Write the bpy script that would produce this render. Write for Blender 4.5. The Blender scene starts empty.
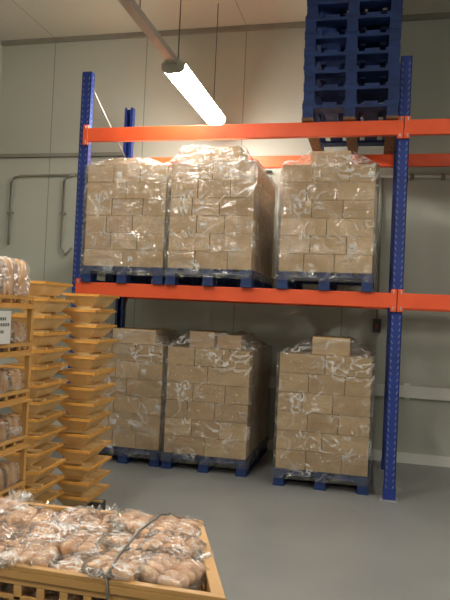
import bpy, math, random
from mathutils import Vector, Matrix, noise
random.seed(7)
C=bpy.context.collection
# ---------------------------------------------------------------- materials
def newmat(name):
    m=bpy.data.materials.new(name);m.use_nodes=True
    nt=m.node_tree;b=nt.nodes['Principled BSDF'];return m,nt,b
def noisy(name,c1,c2,scale=6,rough=.6,bump=0,bscale=40,stretch=(1,1,1),detail=4,metal=0,spec=.5):
    m,nt,b=newmat(name)
    tc=nt.nodes.new('ShaderNodeTexCoord');mp=nt.nodes.new('ShaderNodeMapping');mp.inputs['Scale'].default_value=stretch
    n=nt.nodes.new('ShaderNodeTexNoise');n.inputs['Scale'].default_value=scale;n.inputs['Detail'].default_value=detail
    r=nt.nodes.new('ShaderNodeValToRGB');r.color_ramp.elements[0].color=(*c1,1);r.color_ramp.elements[1].color=(*c2,1)
    r.color_ramp.elements[0].position=.3;r.color_ramp.elements[1].position=.7
    L=nt.links.new
    L(tc.outputs['Object'],mp.inputs[0]);L(mp.outputs[0],n.inputs['Vector']);L(n.outputs['Fac'],r.inputs[0]);L(r.outputs[0],b.inputs['Base Color'])
    b.inputs['Roughness'].default_value=rough;b.inputs['Metallic'].default_value=metal;b.inputs['Specular IOR Level'].default_value=spec
    if bump:
        n2=nt.nodes.new('ShaderNodeTexNoise');n2.inputs['Scale'].default_value=bscale
        bp=nt.nodes.new('ShaderNodeBump');bp.inputs['Strength'].default_value=bump;bp.inputs['Distance'].default_value=.01
        L(mp.outputs[0],n2.inputs['Vector']);L(n2.outputs['Fac'],bp.inputs['Height']);L(bp.outputs[0],b.inputs['Normal'])
    return m
M={}
M['card1']=noisy('cardboard_a',(.51,.352,.192),(.58,.408,.23),3,.75,.1)
M['card2']=noisy('cardboard_b',(.46,.312,.17),(.53,.362,.20),3,.75,.1)
M['card3']=noisy('cardboard_c',(.55,.388,.218),(.62,.448,.26),3,.75,.1)
M['tape']=noisy('tape',(.36,.25,.13),(.41,.29,.16),8,.3)
M['label']=noisy('white_label',(.75,.75,.72),(.8,.8,.78),8,.5)
M['blue_p']=noisy('blue_painted_wood_shaded',(.004,.018,.085),(.010,.038,.16),9,.6,.2,stretch=(1,1,3))  # blue paint darkened so the colour carries the shade on the pallet stack
M['wood']=noisy('rough_wood',(.12,.06,.03),(.22,.12,.06),12,.8,.2,stretch=(4,1,4))
M['blue_s']=noisy('blue_steel',(.010,.03,.18),(.018,.042,.25),4,.35)
M['orange']=noisy('orange_steel',(.78,.09,.025),(.88,.12,.035),4,.4)
M['grey_s']=noisy('galvanised_steel',(.4,.4,.4),(.55,.55,.54),20,.4,metal=.6)
M['hole']=noisy('perforation',(.14,.17,.28),(.20,.24,.34),20,.6)
M['dark']=noisy('dark_rubber',(.03,.03,.03),(.05,.05,.05),10,.5)
M['white']=noisy('white_pvc',(.66,.66,.62),(.72,.72,.68),3,.45)
M['greyp']=noisy('grey_conduit',(.20,.19,.16),(.26,.25,.21),3,.5)
M['steelwire']=noisy('steel_wire',(.14,.14,.13),(.22,.22,.21),12,.35,metal=.5)
M['trunk']=noisy('lamp_housing',(.33,.31,.26),(.38,.36,.3),3,.5)
M['red']=noisy('red_plastic',(.3,.03,.03),(.4,.04,.03),3,.5)
M['tray']=noisy('tray_yellow',(.72,.49,.21),(.86,.63,.33),9,.55)
M['rim']=noisy('tray_rim_orange',(.66,.30,.055),(.76,.39,.09),9,.5)
M['crate']=noisy('bread_crate_plastic',(.40,.22,.07),(.52,.29,.10),6,.45,.1)
M['crate2']=noisy('bread_crate_orange',(.58,.31,.09),(.70,.40,.13),6,.45)
M['bun']=noisy('bun_crust',(.44,.215,.10),(.80,.54,.33),26,.6,.3,60)
M['roll']=noisy('roll_crust',(.50,.25,.10),(.78,.52,.28),12,.6,.2,60)
def film(name,base,gl,white,scale,rough=.14,fres=.5,width=.035,bs=1,lo=.45,hi=.62,bd=.04,st=(1,1,2.6)):
    m=bpy.data.materials.new(name);m.use_nodes=True;nt=m.node_tree;nt.nodes.clear();N=nt.nodes.new;L=nt.links.new
    out=N('ShaderNodeOutputMaterial');tc=N('ShaderNodeTexCoord')
    mp=N('ShaderNodeMapping');mp.inputs['Rotation'].default_value=(0.3,.5,.2);mp.inputs['Scale'].default_value=st
    n=N('ShaderNodeTexNoise');n.inputs['Scale'].default_value=scale;n.inputs['Detail'].default_value=6;n.inputs['Distortion'].default_value=1.2
    a=N('ShaderNodeMath');a.operation='SUBTRACT';a.inputs[1].default_value=.5
    b=N('ShaderNodeMath');b.operation='ABSOLUTE'
    mr=N('ShaderNodeMapRange');mr.inputs['From Min'].default_value=0;mr.inputs['From Max'].default_value=width;mr.inputs['To Min'].default_value=1;mr.inputs['To Max'].default_value=0
    n2=N('ShaderNodeTexNoise');n2.inputs['Scale'].default_value=scale*.6
    mr2=N('ShaderNodeMapRange');mr2.inputs['From Min'].default_value=lo;mr2.inputs['From Max'].default_value=hi
    mu=N('ShaderNodeMath');mu.operation='MULTIPLY'
    w=N('ShaderNodeMath');w.operation='MULTIPLY_ADD';w.inputs[1].default_value=white;w.inputs[2].default_value=base  # white streaks mixed in as diffuse colour to imitate glints on the wrinkles
    bp=N('ShaderNodeBump');bp.inputs['Strength'].default_value=bs;bp.inputs['Distance'].default_value=bd
    tr=N('ShaderNodeBsdfTransparent');tr.inputs[0].default_value=(.99,.99,.99,1)
    g=N('ShaderNodeBsdfGlossy');g.inputs['Roughness'].default_value=rough
    d=N('ShaderNodeBsdfDiffuse');d.inputs[0].default_value=(.88,.88,.86,1)
    m1=N('ShaderNodeMixShader');m2=N('ShaderNodeMixShader')
    lw=N('ShaderNodeLayerWeight');lw.inputs['Blend'].default_value=.25
    gf=N('ShaderNodeMath');gf.operation='MULTIPLY_ADD';gf.inputs[1].default_value=fres;gf.inputs[2].default_value=gl
    L(tc.outputs['Object'],mp.inputs[0]);L(mp.outputs[0],n.inputs['Vector']);L(mp.outputs[0],n2.inputs['Vector'])
    L(n.outputs['Fac'],a.inputs[0]);L(a.outputs[0],b.inputs[0]);L(b.outputs[0],mr.inputs['Value']);L(n2.outputs['Fac'],mr2.inputs['Value'])
    L(mr.outputs[0],mu.inputs[0]);L(mr2.outputs[0],mu.inputs[1]);L(mu.outputs[0],w.inputs[0])
    L(n.outputs['Fac'],bp.inputs['Height']);L(bp.outputs[0],g.inputs['Normal'])
    L(lw.outputs['Fresnel'],gf.inputs[0]);L(gf.outputs[0],m1.inputs[0]);L(tr.outputs[0],m1.inputs[1]);L(g.outputs[0],m1.inputs[2])
    L(w.outputs[0],m2.inputs[0]);L(m1.outputs[0],m2.inputs[1]);L(d.outputs[0],m2.inputs[2]);L(m2.outputs[0],out.inputs[0])
    return m
M['film']=film('stretch_film',.015,.17,.6,3.6,.12,.4,.028,1,.40,.58,.32,(1.5,1.5,1.7))
M['filmtop']=film('stretch_film_bunched',.03,.16,.6,6,.13,.4,.05,1,.40,.58,.18)
M['bag']=film('clear_bag',.03,.15,.7,13,.12,.45,.04,1,.41,.58,.06)
def emis(name,col,s):
    m,nt,b=newmat(name);b.inputs['Base Color'].default_value=(.9,.9,.9,1);b.inputs['Emission Color'].default_value=(*col,1);b.inputs['Emission Strength'].default_value=s
    return m
M['tube']=emis('fluorescent_diffuser',(1,.95,.84),66)
M['tube2']=emis('fluorescent_diffuser_bright',(1,.95,.84),84)
def wallmat(name,c1,c2,axis,pitch,jw=.012):
    m,nt,b=newmat(name);N=nt.nodes.new;L=nt.links.new
    g=N('ShaderNodeNewGeometry');s=N('ShaderNodeSeparateXYZ');L(g.outputs['Position'],s.inputs[0])
    mo=N('ShaderNodeMath');mo.operation='PINGPONG';mo.inputs[1].default_value=pitch/2;L(s.outputs[axis],mo.inputs[0])
    lt=N('ShaderNodeMath');lt.operation='LESS_THAN';lt.inputs[1].default_value=jw/2;L(mo.outputs[0],lt.inputs[0])
    mo2=N('ShaderNodeMath');mo2.operation='PINGPONG';mo2.inputs[1].default_value=.05;L(s.outputs[axis],mo2.inputs[0])
    n=N('ShaderNodeTexNoise');n.inputs['Scale'].default_value=.8;n.inputs['Detail'].default_value=5;L(g.outputs['Position'],n.inputs['Vector'])
    r=N('ShaderNodeValToRGB');r.color_ramp.elements[0].color=(*c1,1);r.color_ramp.elements[1].color=(*c2,1);L(n.outputs['Fac'],r.inputs[0])
    mx=N('ShaderNodeMix');mx.data_type='RGBA';mx.inputs['B'].default_value=(c1[0]*.6,c1[1]*.6,c1[2]*.6,1)
    L(lt.outputs[0],mx.inputs['Factor']);L(r.outputs[0],mx.inputs['A']);L(mx.outputs['Result'],b.inputs['Base Color'])
    bp=N('ShaderNodeBump');bp.inputs['Strength'].default_value=.12;bp.inputs['Distance'].default_value=.01;L(mo2.outputs[0],bp.inputs['Height']);L(bp.outputs[0],b.inputs['Normal'])
    b.inputs['Roughness'].default_value=.5
    return m
M['wall']=wallmat('wall_panel',(.41,.42,.365),(.45,.46,.40),'X',1.15)
M['wally']=wallmat('wall_panel_side',(.41,.42,.365),(.45,.46,.40),'Y',1.15)
M['ceil']=wallmat('ceiling_panel',(.50,.48,.41),(.55,.53,.45),'X',1.15)
M['floor']=noisy('epoxy_floor',(.225,.23,.225),(.27,.275,.27),1.5,.32,.04,90,spec=.4)
# ---------------------------------------------------------------- mesh builder
class B:
    def __init__(s):s.v=[];s.f=[];s.m=[];s.sm=[];s.mats=[]
    def mi(s,k):
        if k not in s.mats:s.mats.append(k)
        return s.mats.index(k)
    def add(s,vs,fs,k,smooth=False):
        o=len(s.v);s.v+= [tuple(v) for v in vs];i=s.mi(k)
        for f in fs:s.f.append(tuple(a+o for a in f));s.m.append(i);s.sm.append(smooth)
    def box(s,x0,x1,y0,y1,z0,z1,k,T=None):
        vs=[(x,y,z) for z in(z0,z1) for y in(y0,y1) for x in(x0,x1)]
        if T:vs=[T(*v) for v in vs]
        s.add(vs,[(0,2,3,1),(4,5,7,6),(0,1,5,4),(2,6,7,3),(0,4,6,2),(1,3,7,5)],k)
    def tube(s,pts,r,k,n=8,closed=False):
        pts=[Vector(p) for p in pts];vs=[];fs=[];m=len(pts)
        for i,p in enumerate(pts):
            d=((pts[min(i+1,m-1)]-pts[max(i-1,0)])).normalized()
            a=d.cross(Vector((0,0,1)) if abs(d.z)<.9 else Vector((1,0,0))).normalized();b=d.cross(a)
            for j in range(n):
                t=2*math.pi*j/n;vs.append(p+r*(math.cos(t)*a+math.sin(t)*b))
        for i in range(m-1):
            for j in range(n):
                fs.append((i*n+j,i*n+(j+1)%n,(i+1)*n+(j+1)%n,(i+1)*n+j))
        fs.append(tuple(range(n))[::-1]);fs.append(tuple((m-1)*n+j for j in range(n)))
        s.add(vs,fs,k,True)
    def blob(s,c,rx,ry,rz,k,e=2.0,jit=0,n=14,m=9,mat=None,seed=0,jf=40):
        vs=[];fs=[]
        sg=lambda x,p:math.copysign(abs(x)**p,x)
        p=2/e
        for i in range(m+1):
            t=-math.pi/2+math.pi*i/m
            for j in range(n):
                a=2*math.pi*j/n
                q=Vector((rx*sg(math.cos(t),p)*sg(math.cos(a),p),ry*sg(math.cos(t),p)*sg(math.sin(a),p),rz*sg(math.sin(t),p)))
                if jit:
                    q*=1+jit*noise.noise(Vector((q.x*jf+seed*7,q.y*jf,q.z*jf)))
                if mat:q=mat@q
                vs.append(q+Vector(c))
        for i in range(m):
            for j in range(n):
                fs.append((i*n+j,i*n+(j+1)%n,(i+1)*n+(j+1)%n,(i+1)*n+j))
        s.add(vs,fs,k,True)
    def obj(s,name,parent=None,bevel=0):
        me=bpy.data.meshes.new(name);me.from_pydata(s.v,[],s.f)
        for k in s.mats:me.materials.append(M[k])
        me.polygons.foreach_set('material_index',s.m);me.polygons.foreach_set('use_smooth',s.sm);me.update()
        o=bpy.data.objects.new(name,me);C.objects.link(o)
        if parent:o.parent=parent
        if bevel:
            b=o.modifiers.new('bevel','BEVEL');b.width=bevel;b.segments=2;b.limit_method='ANGLE'
        return o
def empty(name,loc=(0,0,0)):
    o=bpy.data.objects.new(name,None);o.empty_display_size=.1;C.objects.link(o);o.location=loc;return o
# ---------------------------------------------------------------- room
X0,X1,Y0,Y1,H=-1.85,8.0,-8.5,1.40,4.57
def slab(name,a,k):
    b=B();b.box(*a,k);return b.obj(name)
slab('floor',(X0-.1,X1+.1,Y0-.1,Y1+.1,-.1,0),'floor')
slab('ceiling',(X0-.1,X1+.1,Y0-.1,Y1+.1,H,H+.1),'ceil')
slab('wall_back',(X0-.1,X1+.1,Y1,Y1+.1,0,H),'wall')
slab('wall_front',(X0-.1,X1+.1,Y0-.1,Y0,0,H),'wall')
slab('wall_left',(X0-.1,X0,Y0,Y1,0,H),'wally')
slab('wall_right',(X1,X1+.1,Y0,Y1,0,H),'wally')
slab('baseboard_back',(X0,X1,Y1-.03,Y1,0,.10),'white')
b=B();b.box(X0,X1,Y1-.05,Y1-.015,.66,.78,'white')
for i in range(9): b.box(X0+.4+i*1.1,X0+.46+i*1.1,Y1-.02,Y1,.64,.80,'white')
b.obj('trim_1')
slab('trim_2',(X0,-.1,Y1-.05,Y1,3.16,3.20),'greyp')
slab('trim_3',(X0,X1,Y1-.04,Y1,H-.05,H),'greyp')
# conduits
b=B();y=Y1-.03
b.tube([(-1.62,y,2.12),(-1.62,y,2.86),(-1.58,y,2.92),(-1.5,y,2.94),(-.2,y,2.96),(1.5,y,2.97)],.014,'greyp')
b.tube([(-.80,y,2.10),(-.87,y,2.02),(-.93,y,2.10),(-.93,y,2.88),(-.88,y,2.93),(-.8,y,2.95)],.014,'greyp')
for x,z in((-1.62,2.5),(-.93,2.5),(-.4,2.955)): b.box(x-.03,x+.03,y-.02,Y1-.001,z-.012,z+.012,'greyp')
b.obj('electrical_conduit')
b=B();b.tube([(2.0,y,2.92),(3.3,y,2.90),(7.9,y,2.88)],.016,'white')
for x in(2.95,3.25,4.2,5.2): b.box(x-.02,x+.02,y-.02,Y1-.001,2.87,2.93,'greyp')
b.box(2.62,2.70,Y1-.06,Y1-.001,1.30,1.44,'dark');b.box(2.645,2.675,Y1-.075,Y1-.06,1.34,1.39,'red')
b.tube([(2.66,Y1-.02,1.44),(2.66,Y1-.02,2.0),(2.66,Y1-.02,2.9)],.01,'greyp');b.obj('electrical_conduit')
b=B();b.tube([(2.02,.9,H-.001),(2.02,.9,H-.14)],.035,'dark',12);b.tube([(2.02,.9,H-.001),(2.02,.9,H-.02)],.06,'dark',12);b.obj('ceiling_pipe_stub')
# ---------------------------------------------------------------- rack
Z1,Z2,ZT=1.596,2.986,3.572
rack=empty('pallet_rack')
def upright(x,y,zt,face,name):
    b=B();w=.045;t=.004
    b.box(x-w,x+w,y-.035 if face<0 else y+.031,y-.031 if face<0 else y+.035,0,zt,'blue_s')
    b.box(x-w,x-w+t,y-.035,y+.035,0,zt,'blue_s');b.box(x+w-t,x+w,y-.035,y+.035,0,zt,'blue_s')
    by=y+.031 if face<0 else y-.035
    b.box(x-w,x-w+.025,by,by+t,0,zt,'blue_s');b.box(x+w-.025,x+w,by,by+t,0,zt,'blue_s')
    fy=y-.0365 if face<0 else y+.035
    z=.10
    while z<zt-.03:
        for sx in(-1,1):
            cx=x+sx*.027
            vs=[(cx-.005*sx-.004,fy,z),(cx-.005*sx+.004,fy,z),(cx+.005*sx+.004,fy,z+.022),(cx+.005*sx-.004,fy,z+.022)]
            vs+=[(a,c+.0015,d) for a,c,d in vs]
            b.add(vs,[(0,1,2,3),(7,6,5,4),(0,4,5,1),(1,5,6,2),(2,6,7,3),(3,7,4,0)],'hole')
        for sx in (-1,1):
            xx=x+sx*(w+.0003)
            b.box(min(xx,xx+sx*.001),max(xx,xx+sx*.001),y-.008,y+.008,z+.02,z+.034,'hole')
        z+=.05
    b.box(x-.075,x+.075,y-.065,y+.065,0,.008,'grey_s');b.box(x-w-.005,x+w+.005,y-.04,y+.04,.008,.10,'blue_s')
    b.tube([(x-.06,y-.05,.008),(x-.06,y-.05,.022)],.01,'grey_s');b.tube([(x+.06,y-.05,.008),(x+.06,y-.05,.022)],.01,'grey_s')
    b.obj(name,rack)
FR=[0,2.8,5.6]
for i,x in enumerate(FR):
    upright(x,0,ZT,-1,'upright_front_%d'%i);upright(x,1.0,ZT,1,'upright_rear_%d'%i)
    b=B();z=.25;k=0
    while z<ZT-.15:
        b.box(x-.012,x+.012,.03,.97,z-.015,z+.015,'grey_s') if k%3==0 else None
        z2=min(z+.55,ZT-.08)
        p=[(x,.03,z),(x,.97,z2)] if k%2==0 else [(x,.97,z),(x,.03,z2)]
        b.tube(p,.011,'grey_s',6);z=z2;k+=1
    b.obj('frame_bracing_%d'%i,rack)
for lv,z in enumerate((Z1,Z2)):
    for j,(xa,xb) in enumerate(((0,2.8),(2.8,5.6))):
        for sd,y in(('front',-.062),('rear',1.012)):
            b=B();b.box(xa+.047,xb-.047,y,y+.05,z-.06,z+.06,'orange')
            for xe,s in((xa,1),(xb,-1)):
                p,q=sorted((xe+s*.003,xe+s*.05))
                yy=y-.002 if sd=='front' else y+.026
                b.box(p,q,yy,yy+.026,z-.09,z+.09,'orange')
                cx=xe+s*.03
                b.box(cx-.006,cx+.006,yy-.006,yy,z-.08,z-.05,'grey_s');b.box(cx-.006,cx+.006,yy-.006,yy,z+.05,z+.08,'grey_s')
            b.obj('beam_%s_%d_%d'%(sd,lv,j),rack,.003)
# ---------------------------------------------------------------- pallets / loads
def pallet(b,x,y,z,w,d,k='blue_p',kb='blue_p'):
    h=.144
    for sx in(0,.5,1):
        bw=.095
        xc=x+bw/2+(w-bw)*sx
        b.box(xc-bw/2,xc+bw/2,y,y+d,z,z+.022,kb)
        for sy in(0,.5,1):
            yc=y+.07+(d-.14)*sy
            b.box(xc-bw/2+.004,xc+bw/2-.004,yc-.066,yc+.066,z+.022,z+.10,k)
    for sy in(0,.5,1):
        yc=y+.07+(d-.14)*sy
        b.box(x,x+w,yc-.068,yc+.068,z+.10,z+.122,k)
    n=5;bw=.115 if w>.7 else .1;g=(w-n*bw)/(n-1)
    for i in range(n): b.box(x+i*(bw+g),x+i*(bw+g)+bw,y,y+d,z+.122,z+h,k)
def load(x,y,z,w,d,rows,rh,tops,seed,name='pallet_of_cardboard_boxes'):
    rnd=random.Random(seed)
    e=empty(name,(x+w/2,y+d/2,z));ox,oy,oz=-w/2,-d/2,0
    b=B();pallet(b,ox,oy,oz,w,d);b.obj('pallet',e)
    b=B();zz=oz+.145;m=.012
    def carton(x0,x1,y0,y1,z0,z1,lab=.12):
        k=rnd.choice(['card1','card1','card2','card3'])
        g=.0028;jy=rnd.uniform(0,.006)
        b.box(x0+g,x1-g,y0+g+jy,y1-g,z0+g*.6,z1-g*.6,k)
        if rnd.random()<lab:
            lx=x0+(x1-x0)*rnd.choice([.12,.72]);lz=z0+(z1-z0)*.3
            b.box(lx,lx+.045,y0+g+jy-.0015,y0+g+jy,lz,lz+.045,'label')
            if rnd.random()<.7:b.box(lx+.005,lx+.035,y0+g+jy-.0025,y0+g+jy-.0015,lz+.006,lz+.012,'dark')
        if rnd.random()<.35:
            mz=(z0+z1)/2;b.box(x0+g+.01,x1-g-.01,y0+g+jy-.001,y0+g+jy,mz-.0015,mz+.0015,'tape')
    for r in range(rows):
        pat=[(1/3,2/3),(.5,),(.33,.72),(.27,.6)][(r*3+seed)%4]
        cx=[0,*pat,1];py=[0,.33,.66,1] if r%2 else [0,.25,.5,.75,1]
        for i in range(len(cx)-1):
            for j in range(len(py)-1):
                W=w-2*m;D=d-2*m
                carton(ox+m+W*cx[i],ox+m+W*cx[i+1],oy+m+D*py[j],oy+m+D*py[j+1],zz,zz+rh)
        zz+=rh
    tz=zz
    for (a,c,p,q,h) in tops:
        carton(ox+w*a,ox+w*c,oy+d*p,oy+d*q,tz,tz+h,.5)
    b.obj('cartons',e)
    b=B();n1,n2=26,30
    ta=min(t[0] for t in tops);tb=max(t[1] for t in tops);tp=min(t[2] for t in tops);tq=max(t[3] for t in tops);th=max(t[4] for t in tops)
    rings=[]
    def ring(x0,x1,y0,y1,z,amp,lift=0):
        R=[]
        for i in range(n1):R.append((x0+(x1-x0)*i/n1,y0,z,0,-1))
        for i in range(n2):R.append((x1,y0+(y1-y0)*i/n2,z,1,0))
        for i in range(n1):R.append((x1-(x1-x0)*i/n1,y1,z,0,1))
        for i in range(n2):R.append((x0,y1-(y1-y0)*i/n2,z,-1,0))
        out=[]
        for k,(a,c,zq,nx,ny) in enumerate(R):
            dn=amp*(.5+.9*noise.noise(Vector((a*6+seed*3.1,c*6,zq*9)))+.3*noise.noise(Vector((a*22+zq*14,c*22,zq*20-a*15))))
            out.append((a+nx*dn,c+ny*dn,zq+lift*noise.noise(Vector((a*14,c*14,seed*5.3)))))
        rings.append(out)
    zb=oz+.07
    NZ=36
    for i in range(NZ+1):ring(ox-.002,ox+w+.002,oy-.002,oy+d+.002,zb+(tz-zb)*i/NZ,.016)
    NS=NZ
    for s_ in(.12,.33,.55,.78,1):
        q=1-s_
        X_0=ox*q+(ox+w*ta-.01)*s_;X_1=(ox+w)*q+(ox+w*tb+.01)*s_;Y_0=oy*q+(oy+d*tp-.01)*s_;Y_1=(oy+d)*q+(oy+d*tq+.01)*s_
        ring(X_0,X_1,Y_0,Y_1,tz+th*(s_**1.6)*.9+.008,.02,.06*(1-s_*.5))
    NR=2*(n1+n2);vs=[v for r in rings for v in r]
    o_=lambda i,j:(i*NR+j,i*NR+(j+1)%NR,(i+1)*NR+(j+1)%NR,(i+1)*NR+j)
    b.add(vs[:(NS+1)*NR],[o_(i,j) for i in range(NS) for j in range(NR)],'film',True)
    top=[v for r in rings[NS:] for v in r]
    b.add(top,[o_(i,j) for i in range(len(rings)-NS-1) for j in range(NR)],'filmtop',True)
    b.obj('stretch_wrap',e)
    return e
zu=Z1+.061
load(.07,-.10,zu,.77,1.15,6,.150,[(.30,.70,.05,.5,.075)],1)
load(.865,-.12,zu,.76,1.15,6,.152,[(.15,.45,.05,.4,.13),(.47,.80,.03,.4,.14)],2)
load(1.83,-.10,zu,.78,1.15,6,.148,[(.30,.72,.05,.5,.12)],3)
load(.055,.22,0,.72,1.1,6,.160,[(.25,.85,.05,.5,.14)],4)
load(.80,.20,0,.79,1.14,6,.160,[(.25,.55,.05,.5,.15),(.56,.85,.1,.5,.13)],5)
load(1.85,.05,0,.79,1.14,6,.162,[(.35,.75,.05,.5,.15)],6)
st=empty('blue_pallet_stack',(2.37,.5,Z2+.061))
for i in range(9):
    b=B();jx=random.uniform(-.008,.008);jy=random.uniform(-.01,.01)
    pallet(b,-.385+jx,-.6+jy,.1445*i,.77,1.2,'blue_p','wood' if i==0 else 'blue_p');b.obj('pallet_%d'%i,st)
# ---------------------------------------------------------------- lamps
def lamp(x,ya,yb,z,rail=None,tk='tube',name='hanging_fluorescent_lamp'):
    e=empty(name,(x,(ya+yb)/2,z));L=(yb-ya)/2
    b=B()
    def prism(prof,y0,y1,k):
        n=len(prof);vs=[(px,y0,pz) for px,pz in prof]+[(px,y1,pz) for px,pz in prof]
        fs=[(i,(i+1)%n,n+(i+1)%n,n+i) for i in range(n)]+[tuple(range(n))[::-1],tuple(range(n,2*n))]
        b.add(vs,fs,k)
    prism([(-.105,0),(-.035,.045),(.035,.045),(.105,0)],-L,L,'trunk')
    prism([(-.10,0),(.10,0),(.09,-.045),(.055,-.07),(-.055,-.07),(-.09,-.045)][::-1],-L+.012,L-.012,tk)
    for a,c in((-L,-L+.012),(L-.012,L)):
        prism([(-.103,.002),(.103,.002),(.093,-.048),(.057,-.074),(-.057,-.074),(-.093,-.048)][::-1],a,c,'trunk')
    b.obj('luminaire',e)
    b=B()
    for yy in(-L+.12,L-.12):b.tube([(0,yy,.045),(0,yy,H-z-.001)],.004,'dark',6)
    if rail:
        b.box(-.035,.035,-L-rail,-L,0,.05,'trunk');b.tube([(0,-L-rail*.5,.05),(0,-L-rail*.5,H-z-.001)],.004,'dark',6)
    b.obj('suspension_and_trunking',e)
LX=.965;LZ=3.43
lamp(LX,-.45,.97,LZ,1.5,'tube2')
for yy in(-3.4,-6.6): lamp(LX,yy,yy+1.42,LZ,1.7 if yy>-5 else None)
for yy in(-3.2,-6.4): lamp(4.6,yy,yy+1.42,LZ)
# ---------------------------------------------------------------- trays (two stacks)
def tray(b,z,w=.24,d=.34,h=.078,jx=0,jy=0):
    bw,bd=w*.25,d*.34;tw,td=w/2,d/2;t=.007
    def rect(a,c,zz):return [(-a+jx,-c+jy,zz),(a+jx,-c+jy,zz),(a+jx,c+jy,zz),(-a+jx,c+jy,zz)]
    vs=rect(bw,bd,z)+rect(tw,td,z+h)+rect(tw-t,td-t,z+h)+rect(bw-t,bd-t,z+t)
    fs=[(3,2,1,0)]
    for i in range(4):
        j=(i+1)%4;fs+=[(i,j,4+j,4+i),(4+i,4+j,8+j,8+i),(8+i,8+j,12+j,12+i)]
    fs.append((12,13,14,15));b.add(vs,fs,'tray')
    r=.005
    b.box(-tw-r+jx,tw+r+jx,-td-r+jy,-td+r+jy,z+h-.014,z+h+.002,'rim');b.box(-tw-r+jx,tw+r+jx,td-r+jy,td+r+jy,z+h-.014,z+h+.002,'rim')
    b.box(-tw-r+jx,-tw+r+jx,-td+jy,td+jy,z+h-.014,z+h+.002,'rim');b.box(tw-r+jx,tw+r+jx,-td+jy,td+jy,z+h-.014,z+h+.002,'rim')
def traystack(x,y,n,zt,rot):
    e=empty('yellow_tray_stack',(x,y,0));e.rotation_euler=(0,0,rot)
    sp=.098;z0=zt-(n-1)*sp-.080
    b=B();b.box(-.11,.11,-.16,.16,.06,z0-.02,'dark')
    for sx in(-1,1):
        for sy in(-1,1):b.tube([(sx*.09-.012,sy*.13,.028),(sx*.09+.012,sy*.13,.028)],.028,'dark',12);b.box(sx*.09-.015,sx*.09+.015,sy*.13-.01,sy*.13+.01,.028,.065,'grey_s')
    b.obj('dolly',e);b=B()
    for i in range(n):
        z=z0+i*sp;jx=random.uniform(-.013,.013);jy=random.uniform(-.015,.015)
        tray(b,z,jx=jx,jy=jy)
        for sy in(-1,1):b.box(-.112+jx,.112+jx,sy*.10-.010,sy*.10+.010,z-.02,z-.008,'tray');b.box(-.05+jx,.05+jx,sy*.10-.010,sy*.10+.010,z-.008,z+.002,'tray')
    b.obj('trays',e)
traystack(.685,-1.84,14,1.575,math.radians(2))
traystack(.815,-1.44,14,1.52,math.radians(2))
# ---------------------------------------------------------------- crates
def crate(b,T,z0,h,k,nu=10,nv=6):
    def bx(u0,u1,v0,v1,za,zb,kk=k):b.box(u0,u1,v0,v1,z0+za,z0+zb,kk,T)
    t=.02
    for v0,v1 in((0,t),(1-t,1)):
        bx(0,1,v0,v1,0,.03);bx(0,1,v0,v1,h*.45,h*.52)
        bx(0,1,v0,v1,h-.05,h-.012)
        for i in range(nu+1):
            u=i/nu*(1-.024);bx(u,u+.024,v0,v1,.03,h-.05)
    for u0,u1 in((0,t*.8),(1-t*.8,1)):
        bx(u0,u1,t,1-t,0,.03);bx(u0,u1,t,1-t,h*.45,h*.52);bx(u0,u1,t,1-t,h-.05,h-.012)
        for i in range(nv+1):
            v=t+i/nv*(1-.04-2*t);bx(u0,u1,v,v+.04,.03,h-.05)
    o=.018
    bx(-o,1+o,-o,t+.004,h-.012,h);bx(-o,1+o,1-t-.004,1+o,h-.012,h);bx(-o,t*.8+.004,t,1-t,h-.012,h);bx(1-t*.8-.004,1+o,t,1-t,h-.012,h)
    bx(-o,1+o,-o,-o+.012,h-.032,h-.012);bx(1+o-.01,1+o,-o,1+o,h-.032,h-.012)
    for i in range(9):bx(t,1-t,i/9+.02,i/9+.08,0,.008)
    for i in range(9):bx(i/9+.03,i/9+.07,t,1-t,.008,.012)
def shallow(b,T,z0,h,k):
    def bx(u0,u1,v0,v1,za,zb,kk=k):b.box(u0,u1,v0,v1,z0+za,z0+zb,kk,T)
    t=.02
    for v0,v1 in((0,t),(1-t,1)):
        bx(0,1,v0,v1,0,.016);bx(0,1,v0,v1,h-.016,h)
        for i in range(9):
            u=i/8*(1-.03);bx(u,u+.03,v0,v1,.012,h-.018)
    for u0,u1 in((0,t),(1-t,1)):
        bx(u0,u1,t,1-t,0,.016);bx(u0,u1,t,1-t,h-.016,h)
        for i in range(6):
            v=t+i/5*(1-.04-2*t);bx(u0,u1,v,v+.03,.012,h-.018)
    bx(t,1-t,t,1-t,0,.006)
    bx(-.02,1.02,-.02,1.02,-.008,0)
def quad(P00,P10,P11,P01):
    def T(u,v,z):
        a=(1-u)*(1-v);c=u*(1-v);d=u*v;e=(1-u)*v
        return (a*P00[0]+c*P10[0]+d*P11[0]+e*P01[0],a*P00[1]+c*P10[1]+d*P11[1]+e*P01[1],z)
    return T
FT=quad((1.40,-3.80),(2.30,-3.80),(2.12,-3.33),(1.42,-3.37))
fc=empty('bread_crate_stack')
for i in range(5):
    b=B();crate(b,FT,.16*i,.16 if i==4 else .158,'crate',14,6);b.obj('crate_%d'%i,fc,.002)
b=B()
P=[FT(.70,-.03,.60),FT(.70,-.03,.76),FT(.695,-.02,.803),FT(.71,.1,.830),FT(.76,.45,.846),FT(.83,.85,.832),FT(.88,1.0,.81),FT(.92,1.01,.80)]
b.tube(P,.0035,'steelwire',8);b.obj('bail_handle',fc)
rnd=random.Random(3)
b=B()
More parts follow.
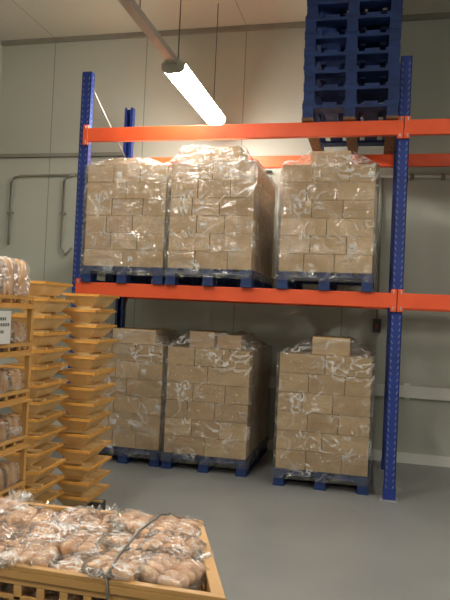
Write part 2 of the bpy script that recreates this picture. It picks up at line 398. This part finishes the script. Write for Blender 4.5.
for layer,zc in((0,.69),(1,.765)):
    for iu in range(6):
        for iv in range(3):
            u=(iu+.5)/6+rnd.uniform(-.015,.015);v=(iv+.5)/3+rnd.uniform(-.03,.03)
            up=(.006 if layer else 0)+(.022 if layer and iu>=4 else 0)
            c=Vector(FT(.045+u*.91,.05+v*.9,zc+rnd.uniform(-.006,.012)+up))
            R=Matrix.Rotation(rnd.uniform(-.35,.35),3,'Z')@Matrix.Rotation(rnd.uniform(-.2,.2),3,'X')@Matrix.Rotation(rnd.uniform(-.2,.2),3,'Y')
            for a in(-1,0,1) if (iu+iv+layer)%2 else (-1,1):
                nn=3 if (iu+iv+layer)%2 else 2
                for cc in range(5):
                    R2=R@Matrix.Rotation(rnd.uniform(-.15,.15),3,'Z')
                    lx=.0235 if nn==3 else .035
                    b.blob(c+R@Vector((a*(.046 if nn==3 else .034),(cc-2)*.0300,rnd.uniform(-.002,.003))),lx,.0155,.0185,'bun',2.5,0,12,8,R2)
            b.blob(c,.080,.083,.027,'bag',3.2,.24,26,14,R,iu+iv*7+layer*31,75)
            if layer:
                s=rnd.choice((-1,1));n=11;vs=[];fs=[]
                for i in range(n):
                    t=i/(n-1)-.5
                    vs.append(c+R@Vector((t*.04,s*.076,.006*(-1)**i)));vs.append(c+R@Vector((t*.12,s*.112,.020+.012*(-1)**i+.01*rnd.random())))
                for i in range(n-1):fs.append((2*i,2*i+1,2*i+3,2*i+2))
                b.add(vs,fs,'bag',True)
b.obj('bagged_bread_rolls',fc)
# left bread crates
LT=quad((.50,-3.05),(1.09,-3.05),(1.09,-2.60),(.50,-2.60))
lc=empty('bread_roll_crate_stack')
bases=[.012+.212*i for i in range(7)]
b=B()
for z in bases:
    zz=z+.145
    shallow(b,LT,zz,.05,'crate2')
    for u in(.0,.96):
        for v in(.0,.96):
            b.box(u,u+.04,v,v+.04,z-.012 if z>.1 else 0,zz-.008,'crate2',LT)
b.obj('crates',lc)
b=B();rnd=random.Random(9)
for z in bases:
    hh=.068 if z<1.25 else .105
    for iu in range(3):
        for iv in range(8):
            if iu<1 and z<1.2: continue
            c=LT(.36+iu*.275,.10+iv*.114,z+.152+hh)
            R=Matrix.Rotation(rnd.uniform(-.15,.15),3,'X')@Matrix.Rotation(rnd.uniform(-.10,.10),3,'Y')
            b.blob(c,.030,.0255,hh-.001,'roll',2.6,0,12,8,R)
            c2=(c[0]-.065,c[1],c[2]);b.blob(c2,.030,.024,hh-.002,'roll',2.6,0,12,8,R)
    for iv in range(4):
        b.blob(LT(.862,.157+iv*.228,z+.152+hh),.080,.052,hh+.002,'bag',4,.06,16,10,None,iv)
b.obj('bagged_bread_rolls',lc)
b=B();b.box(1.105,1.107,-2.95,-2.81,1.27,1.41,'label')
for zz,(ya,yb) in((1.37,(-2.935,-2.85)),(1.345,(-2.935,-2.83)),(1.315,(-2.935,-2.87))):
    yy=ya
    while yy<yb:
        b.box(1.107,1.1076,yy,yy+.008,zz,zz+.013,'dark');yy+=.013
b.obj('paper_sign',lc)
# ---------------------------------------------------------------- camera
yaw,pitch,roll=.2340,.0175,.0450
f=Vector((-math.sin(yaw)*math.cos(pitch),math.cos(yaw)*math.cos(pitch),math.sin(pitch)))
r=Vector((math.cos(yaw),math.sin(yaw),0));u=r.cross(f)
rr=math.cos(roll)*r+math.sin(roll)*u;uu=-math.sin(roll)*r+math.cos(roll)*u
cd=bpy.data.cameras.new('camera');cam=bpy.data.objects.new('camera',cd);C.objects.link(cam)
cam.matrix_world=Matrix(((rr.x,uu.x,-f.x,2.6172),(rr.y,uu.y,-f.y,-5.2014),(rr.z,uu.z,-f.z,1.4518),(0,0,0,1)))
cd.sensor_fit='VERTICAL';cd.sensor_height=36;cd.lens=36*622.57/600;cd.clip_start=.02
bpy.context.scene.camera=cam
w=bpy.data.worlds.new('world');bpy.context.scene.world=w;w.use_nodes=True;w.node_tree.nodes['Background'].inputs[0].default_value=(.5,.5,.45,1);w.node_tree.nodes['Background'].inputs[1].default_value=.2
vs=bpy.context.scene.view_settings;vs.view_transform='Standard';vs.exposure=0
